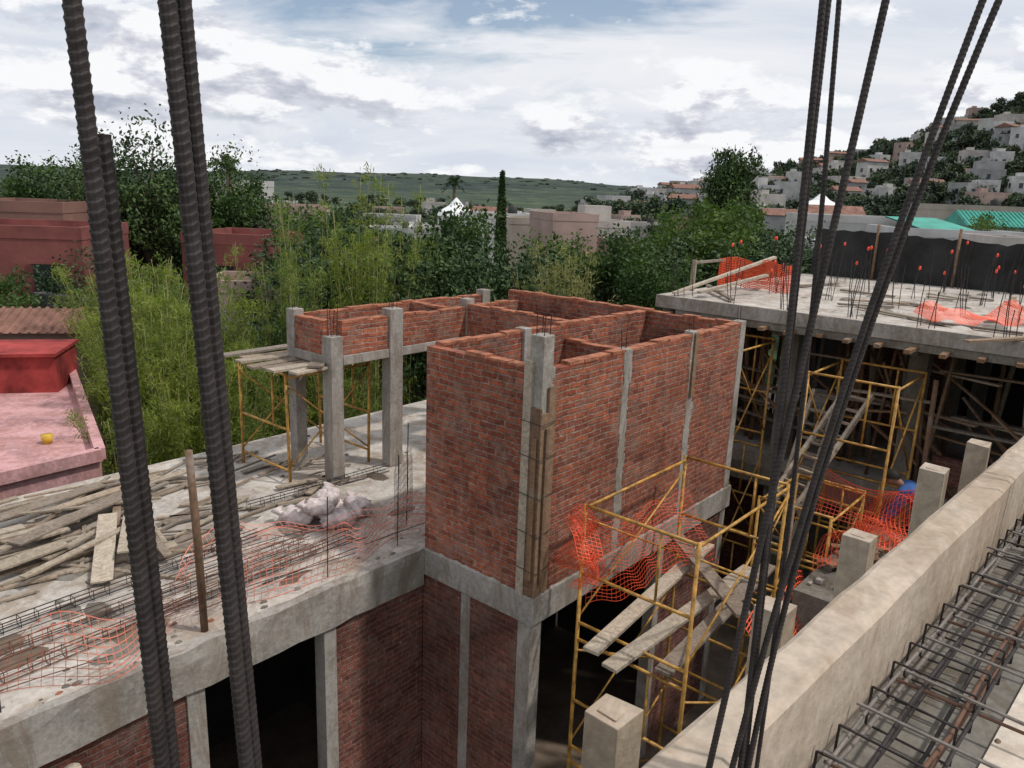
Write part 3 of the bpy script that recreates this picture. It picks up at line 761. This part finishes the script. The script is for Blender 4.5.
rb=empty("concrete_frame_building",SITE)
w=MB()
w.box(5.95,12.6,-12,2.3,2.52,2.7,CONCL); w.box(5.92,6.15,-12,1.9,2.38,2.52,CONCD); w.box(5.9,5.95,-12,2.28,2.5,2.705,CONC)
w.box(6.2,12.6,2.1,2.3,2.3,2.52,CONCD)
for t in (1.7,.1,-1.8,-3.7,-5.6): w.box(6.15,12.5,t,t+.2,2.28,2.52,CONCD)
for s in np.arange(7.0,12,.9): w.box(s,s+.12,-11,2.0,2.36,2.52,CONCD)
child(w,"roof_slab",rb)
w=MB(); w.box(6.6,12.6,-12,2.3,-.05,.15,CONC); w.box(6.55,6.75,-12,2.3,-.35,-.05,CONCD); child(w,"floor_slab",rb)
w=MB()
for s in (6.65,9.2,12):
    for t in (1.7,.05,-1.85,-3.75,-5.6): 
        w.box(s,s+.28,t,t+.26,.15,2.3,CONCD); w.box(s,s+.3,t,t+.28,-3.2,-.35,CONCD)
child(w,"columns",rb,.01)
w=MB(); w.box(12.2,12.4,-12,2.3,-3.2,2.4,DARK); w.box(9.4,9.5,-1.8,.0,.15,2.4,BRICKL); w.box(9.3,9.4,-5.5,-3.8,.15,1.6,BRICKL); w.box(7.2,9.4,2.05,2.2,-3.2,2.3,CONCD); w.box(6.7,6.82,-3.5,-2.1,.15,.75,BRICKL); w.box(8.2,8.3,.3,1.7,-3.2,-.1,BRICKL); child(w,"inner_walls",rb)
w=MB()
for i in range(62):
    s=random.uniform(6.65,9.0);t=random.uniform(-5,2.0); w.tube([(s,t,.15),(s+random.uniform(-.12,.12),t+random.uniform(-.25,.25),2.4)],random.choice([.025,.035,.04]),WOODF if i%3 else WOODL,6)
for i in range(30):
    s=random.uniform(6.3,7.6);t=random.uniform(-5,1.6); w.bar((s,t,random.uniform(.2,1.4)),(s,t+random.uniform(.6,1.6),random.uniform(.9,2.3)),.07,.03,WOODF)
for i in range(22):
    s=random.uniform(6.3,7.2);t=random.uniform(-5,1); z=random.uniform(.5,2.1); w.bar((s,t,z),(s+random.uniform(-.2,.6),t+random.uniform(.8,1.8),z),.09,.03,WOODL)
for i in range(24):
    s=random.uniform(6.6,8);t=random.uniform(-5,1.6); w.tube([(s,t,-3.2),(s+random.uniform(-.2,.2),t+random.uniform(-.3,.3),-.1)],.035,WOODF,6)
child(w,"shoring_props",rb)
w=MB()
for t in np.arange(-6,2.1,.42): w.bar((5.7+random.uniform(-.15,.1),t,2.42),(7.0,t+random.uniform(-.05,.05),2.44),.08,.05,WOODF)
child(w,"formwork_joists",rb)
w=MB()
for s in (6.1,8.0,9.6,11.2,12.3):
    for t in (1.9,1.0,.1,-.9,-1.85,-2.8,-3.7,-4.7,-5.6):
        for q in range(random.choice([3,4,5])):
            a=s+random.uniform(-.14,.14);c=t+random.uniform(-.14,.14);h=random.uniform(.35,.95); e=(a+random.uniform(-.1,.1),c+random.uniform(-.1,.1),2.7+h)
            w.tube([(a,c,2.68),((a+e[0])/2,(c+e[1])/2+.01,2.7+h/2),e],.006,STEEL,5)
            if s>6.3 and random.random()<.35: w.tube([(e[0],e[1],e[2]-.03),(e[0],e[1],e[2]-.01),(e[0],e[1],e[2]+.04)],[.012,.024,.014],CAP,7)
w.obj("starter_bars",SITE)
w=MB()
for i in range(90):
    s=random.uniform(6.2,12);t=random.uniform(-5,1.8); blob(w,s,t,2.7,random.uniform(.04,.3),random.uniform(.04,.2),random.uniform(.01,.05),random.choice([CONCD,CONCL,CONC]))
for i in range(18):
    s=random.uniform(6.2,11);t=random.uniform(-5,1.4);a=random.uniform(0,3);L=random.uniform(.4,1.6); w.bar((s,t,2.73),(s+L*math.cos(a),t+L*math.sin(a),2.74),.09,.03,WOODL)
w.obj("roof_debris",SITE)
sh=empty("shade_net_fence",SITE)
w=MB(); n=90;vs=[];fs=[]
for i in range(n+1):
    t=2.2-15*i/n
    for k in range(4): vs.append((12.7+.09*math.sin(i*1.1+k*.5),t,2.7+k*(1.0+.05*math.sin(i*.23)+.025*math.sin(i*.77)+.03*random.uniform(-1,1))/3))
for i in range(n):
    for k in range(3): fs.append((i*4+k,i*4+k+1,i*4+k+5,i*4+k+4))
w.add(vs,fs,SHADE,True); child(w,"net",sh)
w=MB()
for t in np.arange(-12,2.4,1.6): w.tube([(12.62,t,2.6),(12.62,t,3.9)],.03,WOODF,6)
child(w,"posts",sh)
w=MB()
def n5(u,v): return (8.0+.25*math.sin(u*6)+.5*u,2.2-1.3*u,2.72+.5*v+.04*math.sin(u*12))
w.net(n5,34,16,.018,NET); w.obj("orange_safety_net",SITE)
w=MB()
def n6(u,v): return (6.4+1.7*u,-1.9-1.4*u+.3*v,2.74+.25*v*abs(math.sin(u*6+.5))+.06*math.sin(u*20))
w.net(n6,46,16,.012,NET)
def n7(u,v): return (8.2+1.2*u,-3.0-1.5*u,2.72+.75*v*(.6+.4*math.sin(u*4)))
w.net(n7,44,18,.011,NET)
w.obj("orange_safety_net",SITE)
w=MB()
for a,b_ in [((6.0,2.0,2.75),(8.6,1.4,3.3)),((6.1,1.6,2.8),(7.6,1.1,3.05)),((7.0,2.2,3.2),(8.2,2.2,3.2)),((6.1,1.0,2.75),(7.2,2.0,2.8)),((7.0,2.2,2.7),(7.0,2.2,3.25))]: w.bar(a,b_,.08,.04,WOODL)
w.obj("loose_timbers",SITE)

# ================================================================= foreground right (parapet frame)
PA=math.radians(46.4)
o=SITE@Vector((-4.2,-3.78,0))
FG=Matrix.Translation(o)@Matrix.Rotation(PA,4,'Z')
fgp=empty("upper_floor_edge",FG)
w=MB()
prof=[];n=70
for i in range(n+1):
    x=-3+14*i/n; j=lambda a: random.uniform(-a,a)
    prof.append([(x,0+j(.003),2.35),(x,0+j(.004),2.985+j(.004)),(x,.02+j(.005),3.0+j(.003)),(x,.13+j(.005),3.0+j(.003)),(x,.15+j(.004),2.985+j(.004)),(x,.15,2.35)])
vs=[v for r_ in prof for v in r_]; fs=[]
for i in range(n):
    for k in range(6): a=i*6+k;b_=i*6+(k+1)%6; fs.append((a,a+6,b_+6,b_))
w.add(vs,fs,BEIGE)
child(w,"parapet_beam",fgp)
w=MB(); w.box(-3,11,-5,-.004,2.45,2.655,CONCD); child(w,"slab",fgp)
w=MB()
for i in range(12):
    w.box(-3+i*1.22+.004,-3+(i+1)*1.22-.004,-1.58,-.36,2.66,2.672,DECK,.002)
    w.box(-3+i*1.22+.3,-3+(i+1)*1.22+.292,-2.81,-1.59,2.66,2.672,DECK,.002)
child(w,"deck_boards",fgp)
w=MB()
for y,z in [(-.07,2.70),(-.28,2.69),(-.08,2.80),(-.27,2.79),(-.17,2.80),(-.13,2.69),(-.22,2.71),(-.31,2.76)]:
    pts=[(x,y+random.uniform(-.02,.02),z+random.uniform(-.012,.012)) for x in np.arange(-2,10.9,.6)]
    w.tube(pts,random.choice([.0065,.0085]),random.choice([STEELG,STEEL,RUST]),6)
for x in np.arange(-2,10.8,.2):
    x+=random.uniform(-.04,.04); k=random.uniform(-.03,.03); q=[(x,-.05,2.685),(x+k,-.30,2.685),(x+k,-.30,2.815),(x+.01,-.05,2.815)]
    for i in range(4): w.tube([q[i],q[(i+1)%4]],.0042,STEEL,5)
w.obj("beam_rebar_cage",FG)
w=MB()
for i in range(90):
    x=random.uniform(-1.5,8);y=-random.uniform(.02,1.5); blob(w,x,y,2.673 if y<-.36 else 2.656,random.uniform(.005,.03),random.uniform(.005,.025),random.uniform(.002,.012),random.choice([CONCD,DIRT,CONC]))
w.obj("deck_debris",FG)
w=MB()
for i,x in enumerate(np.arange(-1.5,10.8,.27)):
    x+=random.uniform(-.035,.035); z=2.81+random.uniform(-.012,.02); y0=-.02-random.uniform(0,.1)
    w.ribbed([(x-.02,y0,z),(x+random.uniform(-.02,.02),-.6,z-.02),(x+.03,-1.6,z-.07),(x+.02,-3.2,z-.075)],.006,STEELG,.03,6,.1)
    if i%2==0: w.tube([(x+.05,-.05,2.74),(x+.06+random.uniform(-.03,.03),-.6,2.74)],.006,RUST,5)
for y in (-.8,-1.3,-1.8):
    w.tube([(-2,y,2.745),(4,y+.02,2.75),(10.8,y,2.745)],.005,STEELG,5)
w.obj("slab_rebar_mat",FG)
for s,t,tz in [(-3.68,-3.23,2.62),(-2.65,-3.36,2.64),(-1.62,-3.39,2.64),(-.16,-3.41,2.64),(.73,-3.51,2.64)]:
    w=MB(); w.box(s,s+.14,t-.05,t+.09,-3.2,tz-.004,BEIGE,.007); w.box(s+.03,s+.11,t-.02,t+.06,tz-.012,tz+.001,BEIGE,.006); w.obj("concrete_post",SITE,None,.014)

def curve(a,b,bow,n=14):
    a=Vector(a);b=Vector(b);bv=Vector(bow); return [a.lerp(b,i/n)+bv*math.sin(math.pi*i/n) for i in range(n+1)]
def vbar(pts,r,pitch=.012,dr=.10):
    w=MB(); w.ribbed(pts,r,STEEL,pitch,12,dr); w.obj("rebar")
vbar(curve((-.541,.95,5.3),(-.480,.97,2.6),(.004,0,0)),.0103)
vbar(curve((-.516,.99,4.35),(-.478,.99,2.6),(.003,0,0)),.0100)
vbar(curve((-.457,.98,5.3),(-.345,.98,2.6),(.004,0,0)),.0103)
vbar(curve((-.436,1.0,5.3),(-.345,1.02,2.6),(-.004,0,0)),.0095)
for (bx,by,tx,ty,bow,r) in [(.555,1.49,.555,1.62,(.008,0,0),.0066),(.572,1.50,.580,1.64,(-.004,0,0),.0066),(.435,1.48,.739,1.62,(.0,0,0),.0072),
        (.48,1.48,.995,1.62,(-.055,0,0),.0066),(.545,1.49,1.055,1.63,(-.105,0,-.02),.0066),(.60,1.53,.60,1.70,(.03,0,0),.005)]:
    vbar(curve((bx,by,2.62),(tx,ty,5.2),bow),r,.010,.09)
for k,(x0,cnt) in enumerate([(3.0,4),(4.4,7),(5.6,4),(7.0,5)]):
    for i in range(cnt):
        w=MB(); a=Vector((x0+random.uniform(-.15,.15),-.12+random.uniform(-.06,.06),2.7)); b_=a+Vector((random.uniform(-.1,.5),random.uniform(-.2,.25),random.uniform(1.2,2.0)))
        w.tube(curve(a,b_,(random.uniform(-.06,.06),.0,0),8),.006,STEEL,6); w.obj("rebar",FG)

# ================================================================= worker (bending)
def worker(loc,rot):
    par=empty("worker",Matrix.Translation(loc)@Matrix.Rotation(rot,4,'Z'))
    def skin(name,verts,edges,rad,mat):
        me=bpy.data.meshes.new(name); me.from_pydata(verts,edges,[]); me.materials.append(mat)
        o=bpy.data.objects.new(name,me); col.objects.link(o); o.parent=par
        md=o.modifiers.new("skin",'SKIN'); md.use_smooth_shade=True
        for i,r in enumerate(rad): me.skin_vertices[0].data[i].radius=(r,r)
        me.skin_vertices[0].data[0].use_root=True
        sb=o.modifiers.new("sub",'SUBSURF'); sb.levels=1; sb.render_levels=2; return o
    skin("shirt",[(0,0,.95),(.12,0,1.12),(.3,0,1.24),(.42,0,1.3),(.40,.18,1.27),(.46,.22,1.0),(.62,.18,.78),(.40,-.18,1.27),(.46,-.22,1.0),(.62,-.18,.78)],
         [(0,1),(1,2),(2,3),(3,4),(4,5),(5,6),(3,7),(7,8),(8,9)],[.15,.15,.17,.12,.08,.06,.04,.08,.06,.04],BLUE)
    skin("trousers",[(0,0,.93),(0,.1,.85),(.08,.12,.5),(0,.13,.1),(0,-.1,.85),(.06,-.12,.5),(-.05,-.13,.1)],[(0,1),(1,2),(2,3),(0,4),(4,5),(5,6)],[.15,.11,.075,.06,.11,.075,.06],JEAN)
    skin("head",[(.42,0,1.3),(.5,0,1.35),(.56,0,1.38),(.62,0,1.39)],[(0,1),(1,2),(2,3)],[.055,.06,.1,.09],SKIN)
    for sg in (1,-1):
        skin("hand",[(.62,.18*sg,.78),(.67,.18*sg,.72),(.71,.16*sg,.66),(.71,.18*sg,.65),(.70,.2*sg,.66),(.68,.22*sg,.68),(.69,.14*sg,.7)],[(0,1),(1,2),(1,3),(1,4),(1,5),(1,6)],[.03,.032,.009,.009,.009,.009,.009],SKIN)
    b=MB(); 
    n=12;vs=[];fs=[]
    for i in range(6):
        th=math.pi*.5*i/5
        for k in range(n): a=2*math.pi*k/n; vs.append((.58+.115*math.cos(th)*math.cos(a),.105*math.cos(th)*math.sin(a),1.40+.11*math.sin(th)))
    for i in range(5):
        for k in range(n): fs.append((i*n+k,i*n+(k+1)%n,(i+1)*n+(k+1)%n,(i+1)*n+k))
    b.add(vs,fs,HAIR,True); child(b,"hair",par)
    b=MB(); b.box(-.1,.17,.08,.18,0,.1,HAIR,.01); b.box(-.15,.12,-.18,-.08,0,.1,HAIR,.01); child(b,"boots",par,.02)
worker((5.62,9.45,-.61),2.6)

# ================================================================= light + sky
d=Vector((.55,-.12,.83)).normalized()
sun=bpy.data.lights.new("sun",'SUN'); sun.energy=2.6; sun.angle=math.radians(3.0); sun.color=(1,.95,.88)
so=bpy.data.objects.new("sun",sun); col.objects.link(so); so.rotation_euler=d.to_track_quat('Z','Y').to_euler()
W=bpy.data.worlds.new("World"); scene.world=W; W.use_nodes=True; nt=W.node_tree; nt.nodes.clear()
out=N(nt,'ShaderNodeOutputWorld'); sky=N(nt,'ShaderNodeTexSky',sky_type='NISHITA'); sky.sun_disc=False
sky.sun_elevation=math.asin(d.z); sky.sun_rotation=math.atan2(d.x,d.y)
tc=N(nt,'ShaderNodeTexCoord').outputs['Generated']
def mapv(sc,loc=(0,0,0)):
    m=N(nt,'ShaderNodeMapping'); m.inputs['Scale'].default_value=sc; m.inputs['Location'].default_value=loc; nt.links.new(tc,m.inputs[0]); return m.outputs[0]
def spot(dx,dy,dz,sx,sz,amp):
    v=N(nt,'ShaderNodeVectorMath',operation='SUBTRACT'); nt.links.new(tc,v.inputs[0]); v.inputs[1].default_value=(dx,dy,dz)
    m=N(nt,'ShaderNodeVectorMath',operation='MULTIPLY'); nt.links.new(v.outputs[0],m.inputs[0]); m.inputs[1].default_value=(1/sx,1/sx*.5,1/sz)
    l=N(nt,'ShaderNodeVectorMath',operation='LENGTH'); nt.links.new(m.outputs[0],l.inputs[0])
    mr=N(nt,'ShaderNodeMapRange',interpolation_type='SMOOTHSTEP'); nt.links.new(l.outputs['Value'],mr.inputs[0])
    mr.inputs[1].default_value=0; mr.inputs[2].default_value=1; mr.inputs[3].default_value=amp; mr.inputs[4].default_value=0
    return mr.outputs[0]
L0=(3.1,1.7,.4)
cumr=noise(nt,mapv((3.6,3.6,9),L0),1.9,8,.6,.15)
cum2=noise(nt,mapv((3.6,3.6,9),(L0[0],L0[1],L0[2]+.2)),1.9,6,.6,.15)
bias=math_(nt,'ADD',math_(nt,'ADD',spot(-.36,.93,.10,.30,.12,.17),spot(.12,.99,.06,.28,.05,.15)),math_(nt,'ADD',spot(-.62,.78,.12,.25,.09,.10),spot(.35,.93,.05,.25,.03,.06)))
cum=math_(nt,'ADD',cumr,bias)
veil=noise(nt,mapv((1.5,1.5,9),(7,2,1)),1.3,6,.6,1.0)
shade=math_(nt,'ADD',math_(nt,'MULTIPLY',math_(nt,'SUBTRACT',cumr,cum2),3.1),.57,True)
bg1=N(nt,'ShaderNodeBackground'); bg1.inputs[1].default_value=.11; nt.links.new(sky.outputs[0],bg1.inputs[0])
ccol=ramp(nt,shade,[(.08,(.43,.46,.55)),(.4,(.66,.68,.75)),(.62,(.95,.96,.98))])
vcol=ramp(nt,veil,[(.28,(.62,.68,.79)),(.5,(.77,.80,.86)),(.72,(.90,.91,.93))])
cm=ramp(nt,cum,[(.53,(0,0,0)),(.61,(1,1,1))])
cc=mix(nt,cm,vcol,ccol)
bg2=N(nt,'ShaderNodeBackground'); bg2.inputs[1].default_value=1.0; nt.links.new(cc,bg2.inputs[0])
hole=math_(nt,'SUBTRACT',noise(nt,mapv((3,3,12),(1.3,5.2,.1)),1.2,6,.6,.6),spot(-.06,.97,.235,.50,.13,.34))
hf=ramp(nt,hole,[(.22,(.15,.15,.15)),(.42,(1,1,1))])
ms=N(nt,'ShaderNodeMixShader'); 
fac=math_(nt,'MAXIMUM',hf,math_(nt,'MULTIPLY',cm,.9))
nt.links.new(fac,ms.inputs[0]); nt.links.new(bg1.outputs[0],ms.inputs[1]); nt.links.new(bg2.outputs[0],ms.inputs[2]); nt.links.new(ms.outputs[0],out.inputs[0])
